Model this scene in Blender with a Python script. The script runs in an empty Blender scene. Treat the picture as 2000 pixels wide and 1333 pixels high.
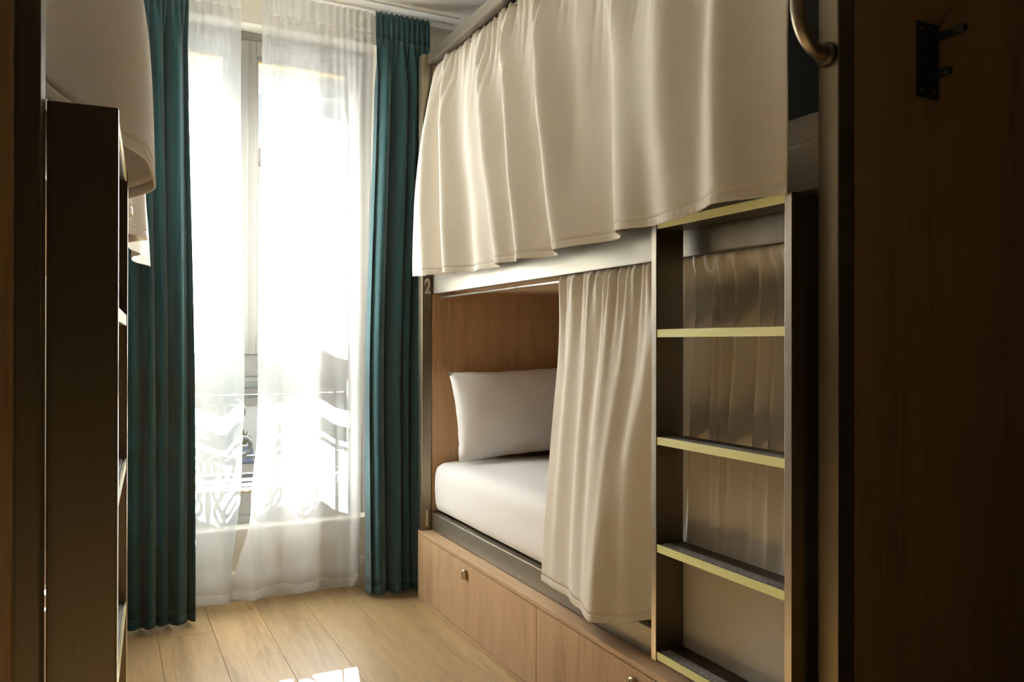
import bpy, bmesh, math, random
from mathutils import Vector, Matrix, noise
random.seed(7)
S = bpy.context.scene
COL = S.collection
PI = math.pi

# ------------------------------------------------------------------ camera, sky, sun, exposure
FOCAL, YAW, PITCH, ROLL, EYE = 1553.2, 0.469617, 0.0017645, 0.0012424, 1.10
cf = Vector((math.sin(YAW) * math.cos(PITCH), math.cos(YAW) * math.cos(PITCH), math.sin(PITCH)))
cr = Vector((math.cos(YAW), -math.sin(YAW), 0.0))
cu = cr.cross(cf)
r2 = math.cos(ROLL) * cr + math.sin(ROLL) * cu
u2 = -math.sin(ROLL) * cr + math.cos(ROLL) * cu
cam = bpy.data.cameras.new('camera')
cam.sensor_width = 36.0
cam.lens = FOCAL / 2000.0 * 36.0
cam.clip_start = 0.02
camo = bpy.data.objects.new('camera', cam)
COL.objects.link(camo)
m = Matrix.Identity(4)
for i in range(3):
    m[i][0] = r2[i]; m[i][1] = u2[i]; m[i][2] = -cf[i]
m.translation = Vector((0, 0, EYE))
camo.matrix_world = m
S.camera = camo

SKY, SUN = 0.55, 94.0
w = bpy.data.worlds.new('daylight'); S.world = w; w.use_nodes = True
wb = w.node_tree.nodes['Background']
wb.inputs[0].default_value = (0.95, 0.975, 1.0, 1); wb.inputs[1].default_value = SKY
sl = bpy.data.lights.new('sun', 'SUN'); sl.energy = SUN; sl.angle = 0.0093; sl.color = (1.0, 0.975, 0.945)
so = bpy.data.objects.new('sun', sl); COL.objects.link(so)
so.rotation_euler = Vector((-0.233, -1.0, -0.4525)).to_track_quat('-Z', 'Y').to_euler()
so.location = (2.5, 9, 6)
pl = bpy.data.lights.new('window_portal', 'AREA'); pl.shape = 'RECTANGLE'; pl.size = 1.16; pl.size_y = 1.95
pl.cycles.is_portal = True
po = bpy.data.objects.new('window_portal', pl); COL.objects.link(po)
po.location = (0.515, 3.98, 1.38); po.rotation_euler = (-PI / 2, 0, 0)
S.view_settings.view_transform = 'Standard'
S.view_settings.look = 'None'
S.view_settings.exposure = 0.90
S.view_settings.gamma = 1.0
S.view_settings.use_curve_mapping = False
S.cycles.max_bounces = 14
S.cycles.diffuse_bounces = 7
S.cycles.transparent_max_bounces = 24
S.cycles.sample_clamp_indirect = 8.0

# ------------------------------------------------------------------ materials
def mat(name):
    ma = bpy.data.materials.new(name); ma.use_nodes = True
    nt = ma.node_tree
    return ma, nt, nt.nodes['Principled BSDF'], nt.nodes['Material Output']

def plain(name, col, rough=0.6, metal=0.0, sheen=0.0, spec=0.5):
    ma, nt, b, o = mat(name)
    b.inputs['Base Color'].default_value = (*col, 1)
    b.inputs['Roughness'].default_value = rough
    b.inputs['Metallic'].default_value = metal
    b.inputs['Specular IOR Level'].default_value = spec
    if sheen: b.inputs['Sheen Weight'].default_value = sheen
    return ma

def bump_noise(nt, b, scale, strength, dist=0.002, coord='Object', stretch=(1, 1, 1), detail=3):
    tc = nt.nodes.new('ShaderNodeTexCoord'); mp = nt.nodes.new('ShaderNodeMapping')
    mp.inputs['Scale'].default_value = stretch
    n = nt.nodes.new('ShaderNodeTexNoise'); n.inputs['Scale'].default_value = scale; n.inputs['Detail'].default_value = detail
    bp = nt.nodes.new('ShaderNodeBump'); bp.inputs['Strength'].default_value = strength; bp.inputs['Distance'].default_value = dist
    nt.links.new(tc.outputs[coord], mp.inputs[0]); nt.links.new(mp.outputs[0], n.inputs[0])
    nt.links.new(n.outputs[0], bp.inputs['Height']); nt.links.new(bp.outputs[0], b.inputs['Normal'])
    return n, mp

def wood(name, light, mid, dark, grain='Z', rough=0.5, scale=1.0, per_object=False):
    ma, nt, b, o = mat(name)
    tc = nt.nodes.new('ShaderNodeTexCoord'); mp = nt.nodes.new('ShaderNodeMapping')
    st = {'Z': (14, 14, 1.1), 'Y': (14, 1.1, 14), 'X': (1.1, 14, 14)}[grain]
    mp.inputs['Scale'].default_value = tuple(s * scale for s in st)
    src = tc.outputs['Object']
    if per_object:
        oi = nt.nodes.new('ShaderNodeObjectInfo')
        ad = nt.nodes.new('ShaderNodeVectorMath'); ad.operation = 'MULTIPLY_ADD'
        ad.inputs[1].default_value = (17.0, 23.0, 5.0)
        nt.links.new(oi.outputs['Random'], ad.inputs[0]); nt.links.new(src, ad.inputs[2])
        src = ad.outputs[0]
    nt.links.new(src, mp.inputs[0])
    n1 = nt.nodes.new('ShaderNodeTexNoise'); n1.inputs['Scale'].default_value = 1.0
    n1.inputs['Detail'].default_value = 7; n1.inputs['Roughness'].default_value = 0.62; n1.inputs['Distortion'].default_value = 0.5
    nt.links.new(mp.outputs[0], n1.inputs[0])
    n2 = nt.nodes.new('ShaderNodeTexNoise'); n2.inputs['Scale'].default_value = 9.0
    n2.inputs['Detail'].default_value = 3
    nt.links.new(mp.outputs[0], n2.inputs[0])
    mx = nt.nodes.new('ShaderNodeMath'); mx.operation = 'MULTIPLY_ADD'; mx.inputs[1].default_value = 0.35
    nt.links.new(n2.outputs[0], mx.inputs[0]); 
    s2 = nt.nodes.new('ShaderNodeMath'); s2.operation = 'MULTIPLY'; s2.inputs[1].default_value = 0.65
    nt.links.new(n1.outputs[0], s2.inputs[0]); nt.links.new(s2.outputs[0], mx.inputs[2])
    cr_ = nt.nodes.new('ShaderNodeValToRGB')
    e = cr_.color_ramp.elements
    e[0].position = 0.33; e[0].color = (*dark, 1)
    e[1].position = 0.66; e[1].color = (*light, 1)
    k = e.new(0.48); k.color = (*mid, 1)
    nt.links.new(mx.outputs[0], cr_.inputs[0])
    out = cr_.outputs[0]
    if per_object:
        hs = nt.nodes.new('ShaderNodeHueSaturation')
        mr = nt.nodes.new('ShaderNodeMapRange'); mr.inputs[3].default_value = 0.86; mr.inputs[4].default_value = 1.1
        nt.links.new(oi.outputs['Random'], mr.inputs[0]); nt.links.new(mr.outputs[0], hs.inputs['Value'])
        nt.links.new(out, hs.inputs['Color']); out = hs.outputs[0]
    nt.links.new(out, b.inputs['Base Color'])
    b.inputs['Roughness'].default_value = rough
    bp = nt.nodes.new('ShaderNodeBump'); bp.inputs['Strength'].default_value = 0.12; bp.inputs['Distance'].default_value = 0.001
    nt.links.new(mx.outputs[0], bp.inputs['Height']); nt.links.new(bp.outputs[0], b.inputs['Normal'])
    return ma

def fabric_mat(name, col, transl=0.15, rough=0.9, sheen=0.2, weave=900, bump=0.25):
    ma, nt, b, o = mat(name)
    b.inputs['Base Color'].default_value = (*col, 1)
    b.inputs['Roughness'].default_value = rough
    b.inputs['Specular IOR Level'].default_value = 0.15
    b.inputs['Sheen Weight'].default_value = sheen
    bump_noise(nt, b, weave, bump, 0.0006)
    tr = nt.nodes.new('ShaderNodeBsdfTranslucent'); tr.inputs[0].default_value = (*col, 1)
    mx = nt.nodes.new('ShaderNodeMixShader'); mx.inputs[0].default_value = transl
    nt.links.new(b.outputs[0], mx.inputs[1]); nt.links.new(tr.outputs[0], mx.inputs[2])
    nt.links.new(mx.outputs[0], o.inputs[0])
    return ma

def metal_mat(name, col, rough, grain=(400, 3, 400)):
    ma, nt, b, o = mat(name)
    b.inputs['Base Color'].default_value = (*col, 1)
    b.inputs['Metallic'].default_value = 1.0
    b.inputs['Roughness'].default_value = rough
    n, mp = bump_noise(nt, b, 1.0, 0.10, 0.0005, stretch=grain)
    mr = nt.nodes.new('ShaderNodeMapRange'); mr.inputs[3].default_value = rough - 0.08; mr.inputs[4].default_value = rough + 0.12
    nt.links.new(n.outputs[0], mr.inputs[0]); nt.links.new(mr.outputs[0], b.inputs['Roughness'])
    return ma

def sheer_mat(name, solid):
    ma, nt, b, o = mat(name)
    nt.nodes.remove(b)
    t = nt.nodes.new('ShaderNodeBsdfTransparent'); t.inputs[0].default_value = (1, 1, 1, 1)
    tl = nt.nodes.new('ShaderNodeBsdfTranslucent'); tl.inputs[0].default_value = (0.86, 0.86, 0.855, 1)
    df = nt.nodes.new('ShaderNodeBsdfDiffuse'); df.inputs[0].default_value = (0.86, 0.86, 0.855, 1)
    m1 = nt.nodes.new('ShaderNodeMixShader'); m1.inputs[0].default_value = 0.03
    m2 = nt.nodes.new('ShaderNodeMixShader'); m2.inputs[0].default_value = solid
    nt.links.new(tl.outputs[0], m1.inputs[1]); nt.links.new(df.outputs[0], m1.inputs[2])
    nt.links.new(t.outputs[0], m2.inputs[1]); nt.links.new(m1.outputs[0], m2.inputs[2])
    nt.links.new(m2.outputs[0], o.inputs[0])
    return ma

def glass_mat(name):
    ma, nt, b, o = mat(name)
    nt.nodes.remove(b)
    t = nt.nodes.new('ShaderNodeBsdfTransparent'); t.inputs[0].default_value = (0.95, 0.97, 0.96, 1)
    g = nt.nodes.new('ShaderNodeBsdfGlossy'); g.inputs['Roughness'].default_value = 0.02
    fr = nt.nodes.new('ShaderNodeFresnel'); fr.inputs[0].default_value = 1.45
    mx = nt.nodes.new('ShaderNodeMixShader')
    nt.links.new(fr.outputs[0], mx.inputs[0]); nt.links.new(t.outputs[0], mx.inputs[1]); nt.links.new(g.outputs[0], mx.inputs[2])
    nt.links.new(mx.outputs[0], o.inputs[0])
    return ma

def grip_mat(name):
    ma, nt, b, o = mat(name)
    tc = nt.nodes.new('ShaderNodeTexCoord')
    n = nt.nodes.new('ShaderNodeTexVoronoi'); n.inputs['Scale'].default_value = 420
    cr_ = nt.nodes.new('ShaderNodeValToRGB')
    cr_.color_ramp.elements[0].color = (0.09, 0.085, 0.08, 1); cr_.color_ramp.elements[1].color = (0.42, 0.41, 0.40, 1)
    nt.links.new(tc.outputs['Object'], n.inputs[0]); nt.links.new(n.outputs['Color'], cr_.inputs[0])
    nt.links.new(cr_.outputs[0], b.inputs['Base Color'])
    bp = nt.nodes.new('ShaderNodeBump'); bp.inputs['Strength'].default_value = 0.8; bp.inputs['Distance'].default_value = 0.001
    nt.links.new(n.outputs[0], bp.inputs['Height']); nt.links.new(bp.outputs[0], b.inputs['Normal'])
    b.inputs['Roughness'].default_value = 0.45
    return ma

M = {}
M['wall'] = plain('warm_white_wall', (0.80, 0.75, 0.66), 0.85)
M['ceiling'] = plain('warm_white_ceiling', (0.88, 0.86, 0.82), 0.9)
M['white_paint'] = plain('white_gloss_paint', (0.78, 0.755, 0.705), 0.35)
M['zinc'] = plain('darkened_zinc_sill', (0.05, 0.05, 0.05), 0.95, spec=0.03)  # colour taken down to limit sun bouncing up at the sheers
M['window_paint'] = plain('grey_white_window_paint', (0.40, 0.388, 0.362), 0.6, spec=0.15)
M['reveal'] = plain('darkened_reveal', (0.15, 0.14, 0.125), 0.95, spec=0.05)  # reveal darkened so less sunlight reflects onto the sheers
M['dark_room'] = plain('light_absorbing_dark', (0.035, 0.028, 0.02), 0.9)  # unseen walls coloured near-black to absorb bounced light
M['oak_shaded'] = wood('shade_darkened_oak', (0.27, 0.17, 0.075), (0.23, 0.14, 0.06), (0.155, 0.09, 0.036), 'Z', 0.55, 0.8)  # panel oak darkened so the partitions carry shade in their colour
M['back_dark'] = plain('near_black_berth_back', (0.02, 0.021, 0.018), 0.8)  # back panel near-black so the berth inside reads black
M['floor_base'] = plain('floor_screed', (0.20, 0.15, 0.09), 0.9)
M['plank'] = wood('oak_floor', (0.46, 0.315, 0.155), (0.39, 0.262, 0.124), (0.28, 0.18, 0.08), 'Y', 0.42, per_object=True)
M['oak'] = wood('oak_front', (0.60, 0.40, 0.235), (0.53, 0.345, 0.195), (0.38, 0.23, 0.12), 'Z', 0.5)
M['oak_y'] = wood('oak_front_lengthways', (0.60, 0.40, 0.235), (0.53, 0.345, 0.195), (0.38, 0.23, 0.12), 'Y', 0.5)
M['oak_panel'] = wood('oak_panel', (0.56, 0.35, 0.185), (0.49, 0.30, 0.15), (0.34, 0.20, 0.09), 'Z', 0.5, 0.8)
M['metal'] = metal_mat('champagne_metal', (0.29, 0.26, 0.21), 0.40)
M['metal_z_shaded'] = metal_mat('shaded_champagne_upright', (0.19, 0.158, 0.11), 0.40, (400, 400, 3))  # darkened to put the shade on the stile sides into the metal
M['post_metal'] = metal_mat('champagne_post_metal', (0.32, 0.265, 0.185), 0.42, (400, 400, 3))
M['metal_shaded'] = metal_mat('shaded_champagne_metal', (0.13, 0.106, 0.072), 0.50, (400, 400, 3))  # same champagne metal, darkened to hold the left bunk's shade
M['steel_edge'] = metal_mat('pale_steel', (0.46, 0.41, 0.34), 0.34, (60, 60, 60))
M['bronze'] = metal_mat('dark_bronze', (0.12, 0.10, 0.075), 0.45, (400, 400, 3))
M['black'] = plain('black_powder_coat', (0.012, 0.012, 0.012), 0.45)
M['lock'] = metal_mat('brass_lock', (0.50, 0.40, 0.28), 0.28, (60, 60, 60))
M['linen'] = fabric_mat('cream_linen', (0.78, 0.725, 0.635), 0.16)
M['teal'] = fabric_mat('teal_cloth', (0.036, 0.106, 0.118), 0.14, 0.75, 0.35, 700, 0.2)
M['teal_head'] = M['teal']
M['sheer'] = sheer_mat('white_voile', 0.55)
M['sheer_head'] = sheer_mat('white_voile_heading', 0.82)
M['sheet'] = fabric_mat('white_cotton', (0.84, 0.82, 0.80), 0.03, 0.9, 0.1, 900, 0.12)
M['yellow'] = plain('yellow_edge_paint', (0.88, 0.87, 0.40), 0.5)
M['grip'] = grip_mat('grey_grit')
M['digit'] = plain('pale_digit', (0.70, 0.64, 0.54), 0.5)
M['glass'] = glass_mat('window_glass')
M['iron'] = plain('dark_painted_iron', (0.030, 0.031, 0.028), 0.7, spec=0.15)
M['facade'] = plain('pale_render', (0.80, 0.78, 0.74), 0.95, spec=0.1)
M['shutter'] = plain('grey_pane', (0.10, 0.10, 0.10), 0.4)
M['stone'] = plain('ledge_stone', (0.36, 0.33, 0.29), 0.95, spec=0.1)
M['blue'] = plain('blue_glaze', (0.13, 0.17, 0.29), 0.5)
M['street'] = plain('street_paving', (0.28, 0.27, 0.25), 0.95)
M['blindbox'] = plain('blue_grey_blind_box', (0.42, 0.43, 0.46), 0.6)
M['blindtrim'] = plain('ochre_trim', (0.60, 0.45, 0.22), 0.6)
M['leaf'] = plain('olive_leaf', (0.12, 0.13, 0.05), 0.8)

# ------------------------------------------------------------------ builders
def empty(name, loc=(0, 0, 0)):
    o = bpy.data.objects.new(name, None); COL.objects.link(o); o.location = loc
    o.empty_display_size = 0.1
    return o

def tag(o, label=None, cat=None, group=None, kind=None):
    if label: o['label'] = label
    if cat: o['category'] = cat
    if group: o['group'] = group
    if kind: o['kind'] = kind
    return o

def world_loc(o):
    v = Vector((0, 0, 0))
    while o is not None:
        v += o.location; o = o.parent
    return v

def link(name, me, parent=None):
    o = bpy.data.objects.new(name, me); COL.objects.link(o)
    if parent is not None: o.parent = parent
    return o

def obj(name, bm, ma, parent=None, smooth=False, origin=None):
    """one mesh object from a bmesh whose vertices are in world coordinates"""
    me = bpy.data.meshes.new(name)
    if smooth:
        for f in bm.faces: f.smooth = True
    base = world_loc(parent) if parent is not None else Vector((0, 0, 0))
    if origin is None and len(bm.verts):
        lo = Vector((min(v.co.x for v in bm.verts), min(v.co.y for v in bm.verts), min(v.co.z for v in bm.verts)))
        hi = Vector((max(v.co.x for v in bm.verts), max(v.co.y for v in bm.verts), max(v.co.z for v in bm.verts)))
        origin = (lo + hi) / 2; origin.z = lo.z
    origin = Vector(origin)
    bmesh.ops.translate(bm, verts=bm.verts, vec=-origin)
    bm.to_mesh(me); bm.free()
    me.materials.append(ma)
    o = link(name, me, parent)
    o.location = origin - base
    return o

ident = lambda x, y, z: (x, y, z)
XL = 1.147                                   # aisle plane of the right-hand ladder
RM = lambda w_, u, z: (XL + w_, u, z)        # right bunk: depth into bunk, distance from door, height
TH = math.radians(2.6)
LD, LN = (math.sin(TH), math.cos(TH)), (math.cos(TH), -math.sin(TH))
LZ = 0.016
def LM(w_, u, z):                            # left bunk, mirrored and turned a little
    k = u - 1.095
    return (0.0099 + k * LD[0] - w_ * LN[0], 1.1387 + k * LD[1] - w_ * LN[1], z + LZ)

def box(a, b, bev=0.002, mp=ident, seg=2, bm=None):
    own = bm is None
    nb = bmesh.new()
    bmesh.ops.create_cube(nb, size=1)
    for v in nb.verts:
        v.co = Vector([a[i] + (v.co[i] + 0.5) * (b[i] - a[i]) for i in range(3)])
    if bev > 0:
        bmesh.ops.bevel(nb, geom=nb.edges[:], offset=bev, segments=seg, profile=0.6, affect='EDGES')
    for v in nb.verts: v.co = Vector(mp(*v.co))
    bmesh.ops.recalc_face_normals(nb, faces=nb.faces)
    if own: return nb
    me = bpy.data.meshes.new('tmp'); nb.to_mesh(me); nb.free(); bm.from_mesh(me); bpy.data.meshes.remove(me)
    return bm

def tube(pts, r, seg=10, cap=True, bm=None):
    bm = bm or bmesh.new()
    pts = [Vector(p) for p in pts]
    rr = r if isinstance(r, (list, tuple)) else [r] * len(pts)
    rings = []; up = Vector((0.13, 0.31, 0.94)).normalized()
    for i, p in enumerate(pts):
        t = (pts[min(i + 1, len(pts) - 1)] - pts[max(i - 1, 0)]).normalized()
        a = up - t * up.dot(t)
        if a.length < 1e-3: a = Vector((1, 0, 0)) - t * t.x
        a.normalize(); b = t.cross(a); up = a
        rings.append([bm.verts.new(p + rr[i] * (math.cos(2 * PI * k / seg) * a + math.sin(2 * PI * k / seg) * b)) for k in range(seg)])
    for i in range(len(rings) - 1):
        for k in range(seg):
            f = bm.faces.new((rings[i][k], rings[i][(k + 1) % seg], rings[i + 1][(k + 1) % seg], rings[i + 1][k])); f.smooth = True
    if cap:
        bm.faces.new(rings[0][::-1]); bm.faces.new(rings[-1])
    bmesh.ops.recalc_face_normals(bm, faces=bm.faces)
    return bm

def cloth(name, fn, nu, nv, ma, parent=None, thick=0.002, v0=0.0, v1=1.0):
    bm = bmesh.new(); g = []
    for j in range(nv + 1):
        v = v0 + (v1 - v0) * j / nv
        g.append([bm.verts.new(fn(i / nu, v)) for i in range(nu + 1)])
    for j in range(nv):
        for i in range(nu):
            bm.faces.new((g[j][i], g[j][i + 1], g[j + 1][i + 1], g[j + 1][i]))
    bmesh.ops.recalc_face_normals(bm, faces=bm.faces)
    o = obj(name, bm, ma, parent, smooth=True)
    if thick > 0:
        md = o.modifiers.new('thickness', 'SOLIDIFY'); md.thickness = thick; md.offset = 0
    return o

def soft_box(a, b, r, n=(8, 8, 4), wob=0.0, mp=ident, seed=0.0, crown=0.0):
    bm = bmesh.new(); cache = {}
    def vert(p):
        k = tuple(round(c, 5) for c in p)
        if k not in cache:
            q = Vector([min(max(p[i], a[i] + r), b[i] - r) for i in range(3)])
            d = Vector(p) - q
            if d.length > 1e-9: d = d.normalized() * r
            c = q + d
            if crown:
                fx = (c.x - a[0]) / (b[0] - a[0]); fy = (c.y - a[1]) / (b[1] - a[1]); fz = (c.z - a[2]) / (b[2] - a[2])
                c.z += crown * fz * (4 * fx * (1 - fx)) * min(1, 4 * fy * (1 - fy) * 1.5)
            if wob:
                s = Vector((c.x * 6 + seed, c.y * 2.2, c.z * 9))
                c += Vector((noise.noise(s), noise.noise(s + Vector((9, 0, 0))) * 0.5, noise.noise(s + Vector((0, 7, 3))))) * wob
            cache[k] = bm.verts.new(mp(*c))
        return cache[k]
    def lin(i, k): 
        N = n[i]
        t = 0.5 - 0.5 * math.cos(PI * k / N) if N > 3 else k / N
        t = 0.5 * t + 0.5 * k / N
        return a[i] + (b[i] - a[i]) * t
    for ax in range(3):
        i, j = [k for k in range(3) if k != ax]
        for side in (a[ax], b[ax]):
            for p in range(n[i]):
                for q in range(n[j]):
                    c = []
                    for dp, dq in ((0, 0), (1, 0), (1, 1), (0, 1)):
                        pt = [0, 0, 0]; pt[ax] = side; pt[i] = lin(i, p + dp); pt[j] = lin(j, q + dq)
                        c.append(vert(tuple(pt)))
                    if len(set(c)) == 4:
                        try: bm.faces.new(c)
                        except ValueError: pass
    bmesh.ops.recalc_face_normals(bm, faces=bm.faces)
    return bm

def smooth01(x): x = min(max(x, 0.0), 1.0); return x * x * (3 - 2 * x)
def lerp(a, b, t): return a + (b - a) * t
def pw(x, pts):
    if x <= pts[0][0]: return pts[0][1]
    for (x0, y0), (x1, y1) in zip(pts, pts[1:]):
        if x <= x1: return lerp(y0, y1, smooth01((x - x0) / (x1 - x0)))
    return pts[-1][1]

# ------------------------------------------------------------------ room shell
YW, ZC, X0, X1, Y0 = 3.55, 2.605, -1.02, 2.24, -0.7
floor = tag(obj('floor', box((X0, Y0, -0.06), (X1, YW, -0.013), 0), M['floor_base']), kind='structure')
PWID, XS = 0.1925, 0.357 - 7 * 0.1925
def planks():
    cache = {}
    for c in range(13):
        x = XS + c * PWID
        if x < X0 or x > 1.35: continue
        y = YW - 0.002 - {6: 0.34, 9: 1.22, 11: 1.9}.get(c, 1.1 + 0.37 * (c % 3))
        cuts = [YW - 0.002]
        while y > Y0: cuts.append(y); y -= 2.2
        cuts.append(Y0 + 0.002)
        for ya, yb in zip(cuts, cuts[1:]):
            L = round(ya - yb, 3)
            if L < 0.05: continue
            if L not in cache:
                bm = box((0.0004, 0.0004, -0.012), (PWID - 0.0004, L - 0.0004, 0), 0.0007, seg=1)
                me = bpy.data.meshes.new('plank'); bm.to_mesh(me); bm.free(); me.materials.append(M['plank'])
                cache[L] = me
            o = link('plank', cache[L], floor)
            o.location = Vector((x, yb, 0)) - floor.location
planks()
tag(obj('ceiling', box((X0 - .1, Y0 - .1, ZC), (X1 + .1, YW + 0.4, ZC + 0.1), 0), M['ceiling']), kind='structure')

OX0, OX1, OZ0, OZ1, YF, YO = -0.075, 1.105, 0.30, 2.47, 3.655, 3.97
def pierced(ya, yb):
    q = bmesh.new()
    box((X0 - .1, ya, -0.06), (OX0, yb, ZC), 0, bm=q); box((OX1, ya, -0.06), (X1 + .1, yb, ZC), 0, bm=q)
    box((OX0, ya, -0.06), (OX1, yb, OZ0), 0, bm=q); box((OX0, ya, OZ1), (OX1, yb, ZC), 0, bm=q)
    return q
YM = YF + 0.071
wall_b = tag(obj('wall_back', pierced(YW, YM), M['wall']), kind='structure')
tag(obj('wall_outside', pierced(YM + 0.001, YO), M['reveal']), kind='structure')
tag(obj('wall_left', box((X0 - .1, Y0, -0.06), (X0, YW, ZC), 0), M['dark_room']), kind='structure')
tag(obj('wall_right', box((X1, Y0, -0.06), (X1 + .1, YW, ZC), 0), M['dark_room']), kind='structure')
tag(obj('wall_front', box((X0 - .1, Y0 - .1, -0.06), (X1 + .1, Y0, ZC), 0), M['dark_room']), kind='structure')

# moulded skirting along the window wall
def skirting():
    prof = [(0, 0), (0.020, 0), (0.020, 0.088), (0.016, 0.094), (0.016, 0.101), (0.012, 0.105), (0.009, 0.118), (0.004, 0.124), (0, 0.124)]
    bm = bmesh.new()
    a = [bm.verts.new((X0, YW - p[0], p[1])) for p in prof]; b = [bm.verts.new((X1, YW - p[0], p[1])) for p in prof]
    for i in range(len(prof)):
        j = (i + 1) % len(prof); bm.faces.new((a[i], a[j], b[j], b[i]))
    bm.faces.new(a); bm.faces.new(b[::-1]); bmesh.ops.recalc_face_normals(bm, faces=bm.faces)
    return bm
tag(obj('baseboard_back', skirting(), M['white_paint']), kind='structure')

# window: fixed frame, two casements, panes, bolt
win = tag(empty('window_1', (0.515, YF, OZ0)), kind='structure')
def ring(x0, x1, z0, z1, ya, yb, t, tb=None, bev=0.004):
    tb = tb or t; bm = bmesh.new()
    box((x0, ya, z0), (x0 + t, yb, z1), bev, bm=bm); box((x1 - t, ya, z0), (x1, yb, z1), bev, bm=bm)
    box((x0 + t, ya, z0), (x1 - t, yb, z0 + tb), bev, bm=bm); box((x0 + t, ya, z1 - t), (x1 - t, yb, z1), bev, bm=bm)
    return bm
obj('frame', ring(OX0, OX1, OZ0, OZ1, YF, YF + 0.07, 0.038), M['window_paint'], win)
XM = 0.517
obj('transom', box((OX0 + 0.038, YF, 0.950), (OX1 - 0.038, YF + 0.07, 1.046), 0.004), M['window_paint'], win)
def ring2(x0, x1, z0, z1, ya, yb, t, tb, tt):
    q = bmesh.new()
    box((x0, ya, z0), (x0 + t, yb, z1), 0.004, bm=q); box((x1 - t, ya, z0), (x1, yb, z1), 0.004, bm=q)
    box((x0 + t, ya, z0), (x1 - t, yb, z0 + tb), 0.004, bm=q); box((x0 + t, ya, z1 - tt), (x1 - t, yb, z1), 0.004, bm=q)
    return q
lp = obj('lower_light', ring2(OX0 + 0.038, OX1 - 0.038, OZ0 + 0.038, 0.950, YF + 0.006, YF + 0.05, 0.064, 0.112, 0.022), M['window_paint'], win)
obj('pane', box((OX0 + 0.102, YF + 0.026, OZ0 + 0.15), (OX1 - 0.102, YF + 0.030, 0.928), 0), M['glass'], lp)
for x0, x1 in ((OX0 + 0.04, XM - 0.002), (XM + 0.002, OX1 - 0.04)):
    zb, zt = 1.046, OZ1 - 0.04
    s = obj('casement', ring(x0, x1, zb, zt, YF - 0.012, YF + 0.045, 0.062, 0.075), M['window_paint'], win)
    obj('bead', ring(x0 + 0.055, x1 - 0.055, zb + 0.068, zt - 0.055, YF + 0.0, YF + 0.034, 0.018, bev=0.003), M['window_paint'], s)
    obj('pane', box((x0 + 0.062, YF + 0.014, zb + 0.075), (x1 - 0.062, YF + 0.018, zt - 0.062), 0), M['glass'], s)
bm = box((XM - 0.028, YF - 0.026, 1.05), (XM + 0.028, YF - 0.012, OZ1 - 0.05), 0.005)
obj('cover_strip', bm, M['window_paint'], win)
bm = tube([(XM - 0.045, YF - 0.033, 0.448), (XM + 0.045, YF - 0.033, 0.448)], 0.007, 10)
obj('bolt', bm, M['lock'], win)
tag(obj('trim_3', box((OX0, YF + 0.072, OZ0), (OX1, YO + 0.03, 0.452), 0.004), M['zinc']), kind='structure')
tag(obj('trim_1', box((OX0 - 0.0, YO - 0.10, 2.292), (OX1 + 0.0, YO - 0.02, OZ1), 0.004), M['blindbox']), kind='structure')
tag(obj('trim_2', box((OX0, YO - 0.135, 2.395), (OX1, YO - 0.10, OZ1), 0.004), M['blindtrim']), kind='structure')

# ------------------------------------------------------------------ outside: railing, house opposite, street
rail_y = 3.89
rail = tag(empty('balcony_railing', (0.515, rail_y, OZ0)), 'wrought iron window railing with scrolls seen through the sheer curtains', 'railing')
xa, xb = OX0 + 0.002, OX1 - 0.002
obj('handrail', box((xa, rail_y - 0.026, 0.884), (xb, rail_y + 0.026, 0.934), 0.008), M['iron'], rail)
for z, r in ((0.846, 0.008), (0.560, 0.008), (0.475, 0.010)):
    obj('bar', box((xa, rail_y - r, z - r), (xb, rail_y + r, z + r), 0.002), M['iron'], rail)
for x in (-0.04, 0.005, 0.995, 1.05):
    obj('baluster', box((x - 0.008, rail_y - 0.008, 0.476), (x + 0.008, rail_y + 0.008, 0.890), 0.002), M['iron'], rail)
def spiral(cx, cz, r0, r1, a0, turns, n=40, flip=1):
    P = []
    for i in range(n + 1):
        t = i / n; a = a0 + flip * turns * 2 * PI * t; r = lerp(r0, r1, t ** 0.8)
        P.append((cx + r * math.cos(a), rail_y, cz + r * math.sin(a)))
    return P
def s_scroll(cx, cz, h, flip):
    top = spiral(cx + flip * 0.026, cz + h * 0.30, 0.062, 0.012, PI if flip > 0 else 0, 1.45, flip=-flip)
    bot = spiral(cx - flip * 0.026, cz - h * 0.30, 0.062, 0.012, 0 if flip > 0 else PI, 1.45, flip=-flip)
    mid = [(lerp(bot[0][0], top[0][0], smooth01(k / 8)), rail_y, lerp(bot[0][2], top[0][2], k / 8)) for k in range(1, 8)]
    return bot[::-1] + mid + top
for i, cx in enumerate((0.09, 0.215, 0.405, 0.53, 0.72, 0.845)):
    fl = 1 if i % 2 == 0 else -1
    obj('scroll', tube(s_scroll(cx, 0.70, 0.27, fl), 0.0095, 8), M['iron'], rail)
    obj('leaf_boss', tube([(cx - 0.02, rail_y, 0.70), (cx, rail_y - 0.004, 0.705), (cx + 0.02, rail_y, 0.70)], [0.004, 0.014, 0.004], 8), M['iron'], rail)
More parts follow.
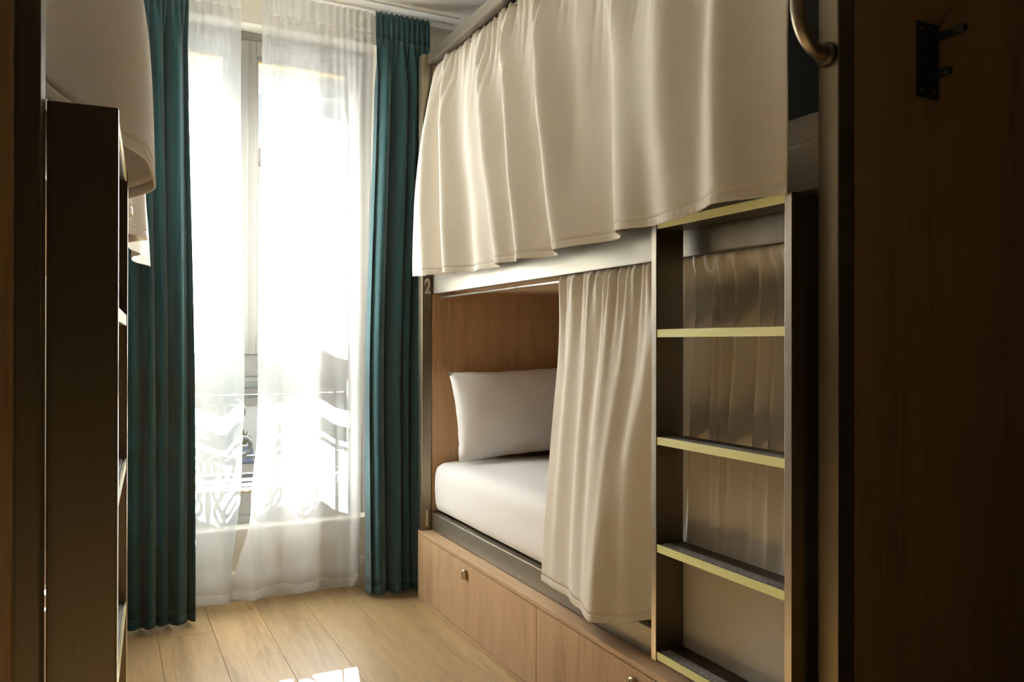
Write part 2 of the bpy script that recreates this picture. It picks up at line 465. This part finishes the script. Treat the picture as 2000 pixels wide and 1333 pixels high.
for cx in (0.152, 0.467, 0.782):
    P = []
    for k in range(33):
        a = 2 * PI * k / 32
        P.append((cx + 0.030 * math.sin(a) * (1 + 0.25 * math.cos(a)), rail_y, 0.79 - 0.048 * math.cos(a)))
    obj('loop', tube(P, 0.009, 8, cap=False), M['iron'], rail)
    obj('drop', tube([(cx, rail_y, 0.742), (cx, rail_y, 0.68), (cx, rail_y, 0.62), (cx, rail_y, 0.56)], [0.008, 0.012, 0.016, 0.008], 8), M['iron'], rail)
    for sg in (-1, 1):
        Q = [(cx + sg * (0.012 + 0.055 * smooth01(t / 10)), rail_y, 0.735 - 0.16 * t / 10) for t in range(11)]
        obj('ribbon', tube(Q, 0.009, 8), M['iron'], rail)

FY = 11.5
bld = tag(empty('house', (1.0, FY, -4)), 'pale rendered house across the street with ledge and grey windows', 'house')
obj('wall', box((-9, FY, -4), (9, FY + 4, 3.7), 0), M['facade'], bld)
obj('ledge', box((-9, FY - 0.22, 0.83), (9, FY, 0.95), 0.02), M['stone'], bld)
obj('plinth', box((-9, FY - 0.06, 0.22), (9, FY, 0.83), 0.01), M['stone'], bld)
obj('cornice', box((-9.1, FY - 0.3, 3.55), (9.1, FY, 3.75), 0.03), M['stone'], bld)
for x in (-6.9, -4.5, -2.1, 1.92, 4.6, 7.0):
    f = obj('window', ring(x, x + 1.3, 1.05, 3.30, FY - 0.05, FY + 0.02, 0.09), M['white_paint'], bld)
    for r_ in range(4):
        for c_ in range(2):
            obj('pane', box((x + 0.11 + c_ * 0.55, FY - 0.02, 1.17 + r_ * 0.53), (x + 0.63 + c_ * 0.55, FY + 0.01, 1.58 + r_ * 0.53), 0), M['shutter'], f)
tag(obj('street', box((-14, YO + 0.02, -4.3), (14, FY + 4, -4.0), 0), M['street']), kind='structure')
tag(obj('wall_garden', box((-9, 10.3, -4.0), (9, 10.6, -0.42), 0.02), M['stone']), kind='structure')
pt = tag(empty('planter', (1.50, 10.45, -0.42)), 'blue planter on the garden wall outside, seen between the sheer curtains', 'planter')
obj('pot', soft_box((1.40, 10.34, -0.42), (1.62, 10.56, -0.22), 0.03, (6, 6, 6)), M['blue'], pt, True)
lf = bmesh.new()
for k in range(26):
    a_ = random.uniform(0, 2 * PI); r_ = random.uniform(0.02, 0.10); h_ = random.uniform(0.10, 0.26)
    p0 = Vector((1.51, 10.45, -0.24)); p2 = p0 + Vector((math.cos(a_) * r_ * 1.6, math.sin(a_) * r_, h_)); side = Vector((-math.sin(a_), math.cos(a_), 0)) * 0.014
    p1 = p0.lerp(p2, 0.6) + Vector((0, 0, 0.03))
    q = [lf.verts.new(p) for p in (p0, p1 - side, p2, p1 + side)]; lf.faces.new(q)
lo = obj('foliage', lf, M['leaf'], pt); lo['kind'] = 'stuff'

# ------------------------------------------------------------------ bunk beds
FZ = dict(lo0=0.298, lo1=0.372, mid0=1.307, mid1=1.405, top0=2.29, top1=2.336)
def bunk(mp, side):
    root = empty('bunk_bed', mp(0.5, 2.1, 0) if side == 'right' else tuple(mp(0.5, 2.1, 0)[:2]) + (0,))
    mz = M['post_metal'] if side == 'right' else M['metal_shaded']
    wn = (0.048, 0.092) if side == 'right' else (0.078, 0.122)
    for wa, ua, ub in ((wn, 1.031, 1.078), ((0.048, 0.092), 3.203, 3.25), ((0.985, 1.03), 1.031, 1.078), ((0.985, 1.03), 3.203, 3.25)):
        obj('post', box((wa[0], ua, 0.0 - (LZ if side == 'left' else 0)), (wa[1], ub, FZ['top1'] - 0.001), 0.003, mp), mz, root)
    obj('lower_rail', box((0.089, 1.079, FZ['lo0']), (0.119, 3.262 if side == 'left' else 3.202, FZ['lo1']), 0.003, mp), M['metal'], root)
    obj('middle_rail', box((0.092, 1.079, FZ['mid0']), (0.125, 3.202, FZ['mid1']), 0.004, mp), M['metal'], root)
    obj('top_rail', box((0.070, 1.079, FZ['top0']), (0.130, 3.202, FZ['top1']), 0.003, mp), M['metal'], root)
    if side == 'right': obj('head_panel', box((0.094, 3.204, 0.30), (0.984, 3.222, FZ['top0']), 0.001, mp), M['oak_panel'], root)
    obj('back_panel', box((1.031, 1.03, 0.30), (1.045, 3.25, FZ['top0']), 0.001, mp), M['back_dark'], root)
    obj('upper_base', box((0.126, 1.08, 1.318), (1.03, 3.202, 1.345), 0.001, mp), M['oak_y'], root)
    obj('lower_base', box((0.120, 1.08, 0.31), (1.03, 3.202, 0.335), 0.001, mp), M['oak_y'], root)
    for z in ((1.292, 2.272) if side == 'right' else (2.272,)):
        obj('curtain_rod', tube([mp(0.1215 if z < 2 else 0.110, 1.079 + 2.1235 * k, z) for k in (0, 1)], 0.0055, 12), M['steel_edge'], root)
    if side == 'right':
        for txt, z, x, sx in (('2', 1.310, 1.2055, 0.62), ('1', 0.317, 1.2025, 0.62)):
            fc = bpy.data.curves.new('bed_number', 'FONT'); fc.body = txt; fc.size = 0.088; fc.extrude = 0.0015; fc.bevel_depth = 0.0006
            fc.offset = 0.0022
            fc.materials.append(M['digit'])
            to = bpy.data.objects.new('bed_number', fc); COL.objects.link(to); to.parent = root
            to.location = Vector((x, 3.2005, z)) - world_loc(root); to.rotation_euler = (PI / 2, 0, 0); to.scale = (sx, 1, 1)
            
            bpy.context.view_layer.update()
            me = bpy.data.meshes.new_from_object(to.evaluated_get(bpy.context.evaluated_depsgraph_get()))
            t2 = link('bed_number', me, root); t2.location = to.location; t2.rotation_euler = to.rotation_euler; t2.scale = to.scale
            me.name = 'bed_number'; bpy.data.objects.remove(to); to = t2; to.name = 'bed_number'
            to['label'] = 'pale numeral %s on the post' % txt
        # grab handle on the near post
        zz, uu = 1.637, 1.055
        P = [mp(0.049, uu, zz), mp(0.030, uu, zz + 0.002)]
        for k in range(1, 10):
            a = k / 9 * PI / 2
            P.append(mp(0.030 - 0.060 * math.sin(a), uu, zz + 0.002 + 0.085 * (1 - math.cos(a))))
        for k in range(1, 7): P.append(mp(-0.030, uu, zz + 0.087 + 0.26 * k / 6))
        for k in range(1, 10):
            a = k / 9 * PI / 2
            P.append(mp(-0.030 + 0.060 * (1 - math.cos(a)), uu, zz + 0.347 + 0.085 * math.sin(a)))
        P.append(mp(0.049, uu, zz + 0.432))
        gh = obj('grab_handle', tube(P, 0.0135, 16), M['post_metal'], root); gh['label'] = 'curved metal grab handle'
        for z in (zz, zz + 0.432):
            obj('flange', tube([mp(0.0475, uu, z), mp(0.042, uu, z), mp(0.034, uu, z)], [0.023, 0.023, 0.019], 20), M['bronze'], gh)
        for z in (0.86, 2.20):
            obj('screw', tube([(1.233, 3.2035, z), (1.233, 3.2000, z)], 0.004, 10), M['steel_edge'], root)
    return root

rb = tag(bunk(RM, 'right'), 'champagne metal and oak bunk bed with numbers 2 and 1, right of aisle', 'bunk bed')
lb = tag(bunk(LM, 'left'), 'shade-darkened metal bunk bed cropped at the left edge of the photo', 'bunk bed')

def ladder(mp, label, mz):
    W0 = mp(0.04, 1.31, 0.352)
    root = tag(empty('ladder', W0), label, 'ladder')
    D, ZB, ZT = 0.079, 0.352, 1.385
    for ua, ub in ((1.095, 1.114), (1.510, 1.529)):
        obj('stile', box((0, ua, ZB), (D, ub, ZT), 0.002, mp), mz, root)
    for k, ch in enumerate([c for c in root.children if c.name.startswith('stile')]):
        ua, ub = ((1.095, 1.114), (1.510, 1.529))[k]
        fe = obj('front_edge', box((-0.0012, ua + 0.0008, ZB + 0.001), (0.0004, ub - 0.0008, ZT - 0.001), 0.0004, mp), M['steel_edge'], ch)  # paler than the stile: light on its front put into colour
        fe['label'] = 'pale front edge with light put into its colour'
    for zt in (1.385, 1.131, 0.879, 0.627, 0.375):
        rg = obj('rung', box((0.0022, 1.1145, zt - 0.018), (D - 0.001, 1.5095, zt - 0.001), 0.0015, mp), M['bronze'], root)
        e = obj('edge_strip', box((0.0005, 1.1145, zt - 0.0185), (0.0024, 1.5095, zt), 0.0004, mp), M['yellow'], rg)
        e['label'] = 'pale yellow front edge'
        g = obj('grip_strip', box((0.006, 1.120, zt - 0.001), (0.034, 1.504, zt + 0.0006), 0.0002, mp), M['grip'], rg)
        g['label'] = 'grey gritty anti-slip strip'
    return root
ladder(RM, 'metal ladder with five yellow-edged rungs on the right bunk bed', M['metal_z_shaded'])
ladder(LM, 'shade-darkened metal ladder seen end-on at the left bunk bed', M['metal_shaded'])

# storage drawers below the right bunk
BX, BZ = 1.183, 0.296
st = tag(empty('drawer_unit', (1.7, 2.1, 0)), 'oak drawer unit with two lockable drawers under the right bunk', 'drawer unit')
obj('top_board', box((BX, 1.082, BZ - 0.016), (2.17, 3.199, BZ), 0.002), M['oak_y'], st)
ext = bmesh.new(); box((BX, 3.1995, BZ - 0.016), (1.193, 3.219, BZ), 0.001, bm=ext)
cs = bmesh.new()
box((BX, 3.204, 0.0), (1.193, 3.219, BZ - 0.017), 0.001, bm=cs); box((BX + 0.022, 1.082, 0.0), (2.17, 3.199, 0.018), 0.001, bm=cs)
box((BX + 0.022, 1.082, 0.018), (2.17, 1.10, BZ - 0.017), 0.001, bm=cs); box((BX + 0.022, 2.154, 0.018), (2.17, 2.172, BZ - 0.017), 0.001, bm=cs)
box((BX + 0.022, 3.181, 0.018), (2.17, 3.199, BZ - 0.017), 0.001, bm=cs)
obj('carcass', cs, M['oak'], st)
obj('end_strip', ext, M['oak'], st)
obj('plinth', box((BX, 1.082, 0.0), (BX + 0.02, 3.2035, 0.017), 0.001), M['oak_y'], st)
for ua, ub in ((2.1650, 3.2030), (1.084, 2.1620)):
    d = obj('drawer', box((BX, ua, 0.0195), (BX + 0.019, ub, BZ - 0.0185), 0.0012), M['oak'], st)
    uc = 2.704 if ua > 2 else 1.645
    k = obj('lock', soft_box((BX - 0.016, uc - 0.012, 0.222), (BX + 0.001, uc + 0.012, 0.260), 0.0078, (6, 6, 8)), M['lock'], d, True)
    obj('keyhole', tube([(BX - 0.0165, uc, 0.248), (BX - 0.0150, uc, 0.248)], 0.0042, 10), M['black'], k)

# oak partition at the near end of the right bunk and another at the left, shade put into their colour
tag(obj('partition_panel', box((1.2395, 1.033, 0.0), (2.23, 1.053, 2.55), 0.001), M['oak_shaded']), 'shade-darkened oak partition panel carrying the black coat hook', 'panel')
tag(obj('partition_panel', box((0.104, 1.006, -LZ), (1.0, 1.0295, 2.53), 0.001, LM), M['oak_shaded']), 'shade-darkened partition panel along the left edge of the photo', 'panel')

# coat hook
HY = 1.0325
hk = tag(empty('coat_hook', (1.444, HY, 1.584)), 'black metal coat hook with two round pegs on oak panel', 'hook')
obj('plate', box((1.411, HY - 0.004, 1.584), (1.477, HY - 0.0002, 1.733), 0.0012), M['black'], hk)
for z, L in ((1.700, 0.077), (1.628, 0.046)):
    p = obj('peg', tube([(1.449, HY - 0.004, z), (1.449, HY - L + 0.002, z), (1.449, HY - L, z)], [0.0085, 0.0085, 0.0075], 18), M['black'], hk)
for x in (1.424, 1.464):
    for z in (1.598, 1.719):
        obj('screw', tube([(x, HY - 0.004, z), (x, HY - 0.0055, z)], [0.0036, 0.0028], 10), M['bronze'], hk)

# ------------------------------------------------------------------ bedding
def wrap(bm): return bm
tag(obj('mattress', soft_box((1.239, 1.10, 0.3735), (2.13, 3.200, 0.586), 0.042, (14, 30, 8), 0.006, seed=3, crown=0.025), M['sheet'], None, True),
    'white sheeted mattress on the lower berth of the right bunk', 'mattress')
um = tag(obj('mattress', soft_box((1.278, 1.085, 1.347), (2.165, 3.185, 1.585), 0.06, (14, 30, 8), 0.004, seed=8), M['sheet'], None, True),
         'white mattress on the upper berth, glimpsed beside the near post', 'mattress')
def piping():
    P = []
    for k in range(61):
        u = lerp(1.16, 3.10, k / 60)
        P.append((1.2795, u, 1.515 + 0.004 * math.sin(u * 9)))
    for k in range(1, 9):
        a = k / 8 * PI / 2
        P.insert(0, (1.2795 + 0.06 * (1 - math.cos(a)), 1.16 - 0.076 * math.sin(a), 1.515 - 0.02 * math.sin(a)))
    return P
obj('piping', tube(piping(), 0.005, 8), M['sheet'], um)

def pillow():
    W, Hh, T = 0.66, 0.385, 0.085
    bm = bmesh.new(); n = 28; mrow = 20
    lean = math.radians(14)
    front, back = {}, {}
    for s, store in ((1, front), (-1, back)):
        for j in range(mrow + 1):
            for i in range(n + 1):
                a, b = 2 * i / n - 1, 2 * j / mrow - 1
                edge = (i in (0, n)) or (j in (0, mrow))
                if s == -1 and edge: store[i, j] = front[i, j]; continue
                px = a * W / 2 * (1 - 0.045 * (1 - b * b) * abs(a) ** 3 )
                pz = b * Hh / 2 * (1 - 0.06 * (1 - a * a) * abs(b) ** 3)
                t = T * (max(0, 1 - abs(a) ** 3.0) ** 0.62) * (max(0, 1 - abs(b) ** 2.6) ** 0.62)
                t *= 1 + 0.12 * noise.noise(Vector((a * 2.3, b * 2.1, s)))
                t += 0.004 * noise.noise(Vector((a * 9, b * 7, s + 3))) * (1 - max(abs(a), abs(b)))
                py = -s * t
                y = py * math.cos(lean) + (pz + Hh / 2) * math.sin(lean)
                z = -py * math.sin(lean) * 0.4 + (pz + Hh / 2) * math.cos(lean)
                x = px
                if edge:
                    z += 0.004 * noise.noise(Vector((a * 5, b * 5, 1))); y += 0.006 * noise.noise(Vector((a * 4, b * 6, 7)))
                store[i, j] = bm.verts.new((1.292 + W / 2 + x - 0.006 * (pz / Hh), 3.040 + y, 0.600 + z + 0.012 * (a + 1)))
    for store in (front, back):
        for j in range(mrow):
            for i in range(n):
                c = [store[i, j], store[i + 1, j], store[i + 1, j + 1], store[i, j + 1]]
                if len(set(c)) == 4: bm.faces.new(c)
    bmesh.ops.recalc_face_normals(bm, faces=bm.faces)
    return bm
tag(obj('pillow', pillow(), M['sheet'], None, True), 'white pillow leaning on the oak head panel of lower berth', 'pillow')

# ------------------------------------------------------------------ bunk curtains
def ridge_sum(u, t, ridges):
    s = 0.0
    for ut, uh, amp, wd, grow in ridges:
        c = lerp(ut, uh, t)
        d = (u - c) / (wd * (0.45 + 0.55 * t))
        k = math.exp(-d * d) if d > 0 else math.exp(-(d * d) * 0.45)
        s += amp * (t ** grow) * k
    return s
def gathers(u, t, ph, dec=8.0):
    k = math.exp(-t * dec)
    g = 0.62 - abs(math.sin(u * 58 + ph + 1.6 * math.sin(u * 17))) * 1.15 + 0.30 * math.sin(u * 171 + 1.3 * ph + 3 * math.sin(u * 11))
    return 0.021 * k * g * min(1, 0.35 + t * 30)

def upper_curtain(mp, ridges, base_pts, hem_pts, uT, uB, ztop=2.284, power=2.2, turn=0.0):
    def fn(i, v):
        t = v
        sp = 1 - (1 - t) ** power
        j = max(0.0, (turn - i) / turn) if turn else 0.0
        i = max(0.0, (i - turn) / (1 - turn)) if turn else i
        u = lerp(lerp(uT[0], uB[0], sp), lerp(uT[1], uB[1], sp), i)
        wv = lerp(0.1075, pw(u, base_pts), sp)
        wv -= ridge_sum(u, t, ridges) - 0.0
        wv += gathers(u, t, 1.0)
        wv += 0.006 * t * noise.noise(Vector((u * 5, t * 3, 2.0))) + 0.016 * t * (1.15 - t) * noise.noise(Vector((u * 3.1 + t, t * 3.6, 9.0)))
        if t > 0.98: wv += 0.0006 * math.sin(u * 330) * smooth01((t - 0.98) / 0.008)
        z = lerp(ztop, pw(u, hem_pts), t)
        if j:
            wv += 0.20 * j + 0.012 * math.sin(j * 9); u -= 0.010 * math.sin(min(j * 6, PI / 2)) - 0.008 * math.sin(j * 11 + t)
        if t < 0.02: z += 0.006 * math.sin(u * 140)
        return mp(wv, u, z)
    return fn
R_RIDGES = [(3.11, 2.985, 0.070, 0.045, 0.4), (3.02, 2.79, 0.080, 0.050, 0.4), (2.86, 2.60, 0.022, 0.05, 0.7),
            (2.74, 2.365, 0.070, 0.065, 0.5), (2.52, 2.215, 0.066, 0.050, 0.4), (2.27, 1.965, 0.085, 0.070, 0.4),
            (2.02, 1.86, 0.020, 0.06, 0.7), (1.86, 1.60, 0.055, 0.080, 0.4), (1.60, 1.39, 0.040, 0.08, 0.6), (1.36, 1.235, 0.045, 0.055, 0.5)]
fnR = upper_curtain(RM, R_RIDGES, [(1.05, -0.006), (1.22, -0.010), (1.53, -0.012), (1.80, 0.070), (2.9, 0.058), (3.1, 0.006), (3.2, -0.016)],
                    [(1.05, 1.382), (1.24, 1.380), (1.42, 1.366), (1.72, 1.374), (2.1, 1.362), (2.7, 1.360), (2.95, 1.368), (3.2, 1.378)], (1.19, 3.186), (1.10, 3.165))
def hang(fn, label, nu=380, nv=70, mtl=None, hem=0.022, head=0.03, thick=0.002):
    mtl = mtl or M['linen']
    o = cloth('curtain', fn, nu, nv, mtl, None, thick, 0.0, 1.0 - hem)
    h = cloth('hem', fn, nu * 2, 4, mtl, o, thick * 1.12, 1.0 - hem, 1.0)
    return tag(o, label, 'curtain')
hang(fnR, 'cream curtain hung across the upper berth of the right bunk')

L_RIDGES = [(1.90, 1.95, 0.03, 0.06, 0.7), (2.25, 2.36, 0.055, 0.06, 0.7), (2.62, 2.75, 0.03, 0.06, 0.7), (3.08, 3.17, 0.055, 0.07, 0.7)]
fnL = upper_curtain(LM, L_RIDGES, [(1.095, 0.088), (1.55, -0.046), (1.80, 0.030), (3.2, 0.022)],
                    [(1.05, 1.402), (1.45, 1.398), (1.56, 1.368), (3.2, 1.362)], (1.082, 3.19), (1.082, 3.19), power=1.9)
hang(fnL, 'cream curtain hung across the upper berth of the left bunk')

def lower_curtain():
    R = [(2.05, 2.10, 0.016, 0.030, 0.3), (1.94, 1.975, 0.026, 0.034, 0.25), (1.85, 1.86, 0.030, 0.045, 0.3), (1.76, 1.80, 0.016, 0.03, 0.4), (1.60, 1.80, 0.034, 0.060, 0.5)]
    def fn(i, v):
        sp = 1 - (1 - v) ** 1.7
        u = lerp(1.085, lerp(2.124, 2.185, v), i)
        wb0 = pw(u, [(1.08, 0.0835), (1.62, 0.0835), (1.72, 0.045), (1.80, 0.016), (1.92, 0.040), (2.02, 0.062), (2.19, 0.066)])
        wv = lerp(0.107, wb0, sp)
        if u > 1.60:
            wv -= ridge_sum(u, v, R) * (1 - 0.78 * v) * smooth01((u - 1.6) / 0.07)
            wv += gathers(u, v, 2.2, 11.0) + 0.016 * smooth01(v * 3) * (1 - v) * smooth01((u - 1.62) / 0.1)
        else:
            rs = [1.535, 1.492, 1.440, 1.416, 1.360, 1.285, 1.240, 1.185, 1.135, 1.06]
            am = [0.7, 0.8, 0.45, 1.0, 1.2, 0.7, 1.0, 1.0, 1.0]
            rs = [c - 0.035 * v * (1 if k in (2, 3) else -0.25) for k, c in enumerate(rs)]
            f = 0.0
            for k in range(9):
                if rs[k + 1] <= u < rs[k] or (k == 0 and u >= rs[0]):
                    t_ = min(max((rs[k] - u) / (rs[k] - rs[k + 1]), 0), 1); L_ = rs[k] - rs[k + 1]
                    f = am[k] * math.sin(PI * min(1.0, t_ ** 1.15)) ** 0.9 * (0.55 + 0.45 * t_)
            dep = 0.095 * smooth01((v - 0.012) / 0.10) * (1 - 0.80 * smooth01((v - 0.30) / 0.32)) * (1 - smooth01((v - 0.60) / 0.16))
            wv = lerp(0.106, 0.0835, smooth01(v / 0.5)) + dep * f + (gathers(u, v, 2.2, 22.0) * 0.8 if v < 0.3 else 0)
            wv = max(0.0815, wv)
        zb = pw(u, [(1.08, 0.34), (1.5, 0.345), (1.62, 0.40), (1.74, 0.362), (1.82, 0.350), (2.19, 0.352)])
        z = lerp(1.3062, zb, v)
        return RM(wv, u, z)
    return fn
hang(lower_curtain(), 'half drawn cream curtain on the lower berth, passing behind the right ladder', 520, 80, hem=0.022)

# ------------------------------------------------------------------ window curtains
track_z = ZC - 0.022
tr = tag(empty('curtain_track', (0.6, 3.46, track_z)), 'slim white double curtain track on the ceiling above the window', 'curtain track')
for y in (3.485, 3.405):
    obj('rail', box((-0.25, y - 0.009, ZC - 0.009), (1.45, y + 0.009, ZC - 0.0005), 0.002), M['ceiling'], tr)
def drape(x0t, x1t, x0b, x1b, yt, yb, zt, zb, n, amp, ph):
    def fn(i, v):
        x = lerp(lerp(x0t, x0b, smooth01(v * 1.4)), lerp(x1t, x1b, smooth01(v * 1.4)), i)
        a = 2 * PI * (i * n + 0.16 * math.sin(i * 9 + ph) + 0.05 * math.sin(v * 3 + i * 5)) + ph
        hd = smooth01((v - 0.035) / 0.10)
        big = amp * (math.cos(a) + 0.30 * math.cos(2 * a + 1.0 + v) + 0.22 * math.sin(0.5 * a + 2 * v))
        pleat = 0.010 * math.cos(2 * PI * i * n * 2.5 + ph)
        y = lerp(yt, yb, v) - lerp(pleat, big * (0.75 + 0.35 * v), hd)
        x += 0.012 * hd * math.sin(a * 1.0 + 0.8)
        z = lerp(zt, zb, v) + (0.004 * math.cos(a) if v > 0.97 else 0)
        return (x, y, z)
    return fn
def teal(fn, label):
    o = cloth('curtain', fn, 220, 70, M['teal'], None, 0.003, 0.045, 0.985)
    cloth('heading', fn, 220, 6, M['teal'], o, 0.006, 0.0, 0.045)
    cloth('hem', fn, 220, 3, M['teal'], o, 0.004, 0.985, 1.0)
    return tag(o, label, 'curtain')
teal(drape(1.045, 1.300, 0.995, 1.240, 3.385, 3.325, 2.555, 0.016, 4.2, 0.042, 0.6), 'long teal curtain to the right of the window, beside the right bunk')
teal(drape(0.030, 0.280, 0.045, 0.302, 3.390, 3.335, 2.575, 0.012, 4.6, 0.032, 2.4), 'long teal curtain to the left of the window, beside the left bunk')

def voile(e0, e1, ph, lam, zb=0.03):
    def fn(i, v):
        x = lerp(pw(v, e0), pw(v, e1), i)
        a = 2 * PI * x / lam + ph + 0.5 * math.sin(x * 7)
        k = smooth01((v - 0.03) / 0.22)
        big = 0.046 * math.cos(a) + 0.010 * math.cos(2.3 * a + 1)
        fine = 0.005 * math.sin(x * 2 * PI / 0.035 + 2 * math.sin(x * 20)) * math.exp(-v * 7)
        y = 3.475 - 0.022 * v + fine * 1.2 - big * k
        return (x, y, lerp(2.583, zb, v) + (0.006 * math.cos(a) * v))
    return fn
def sheer(fn, label):
    o = cloth('sheer_curtain', fn, 200, 80, M['sheer'], None, 0, 0.035, 0.985)
    cloth('heading', fn, 200, 4, M['sheer_head'], o, 0, 0.0, 0.035)
    cloth('hem', fn, 200, 2, M['sheer_head'], o, 0, 0.985, 1.0)
    return tag(o, label, 'curtain')
sheer(voile([(0, 0.235), (1, 0.265)], [(0, 0.492), (0.65, 0.512), (0.8, 0.50), (1, 0.447)], 0.4, 0.21), 'white sheer curtain covering the left casement')
sheer(voile([(0, 0.578), (0.7, 0.552), (0.85, 0.525), (1, 0.458)], [(0, 1.062), (1, 1.010)], 2.2, 0.20), 'white sheer curtain covering the right casement')
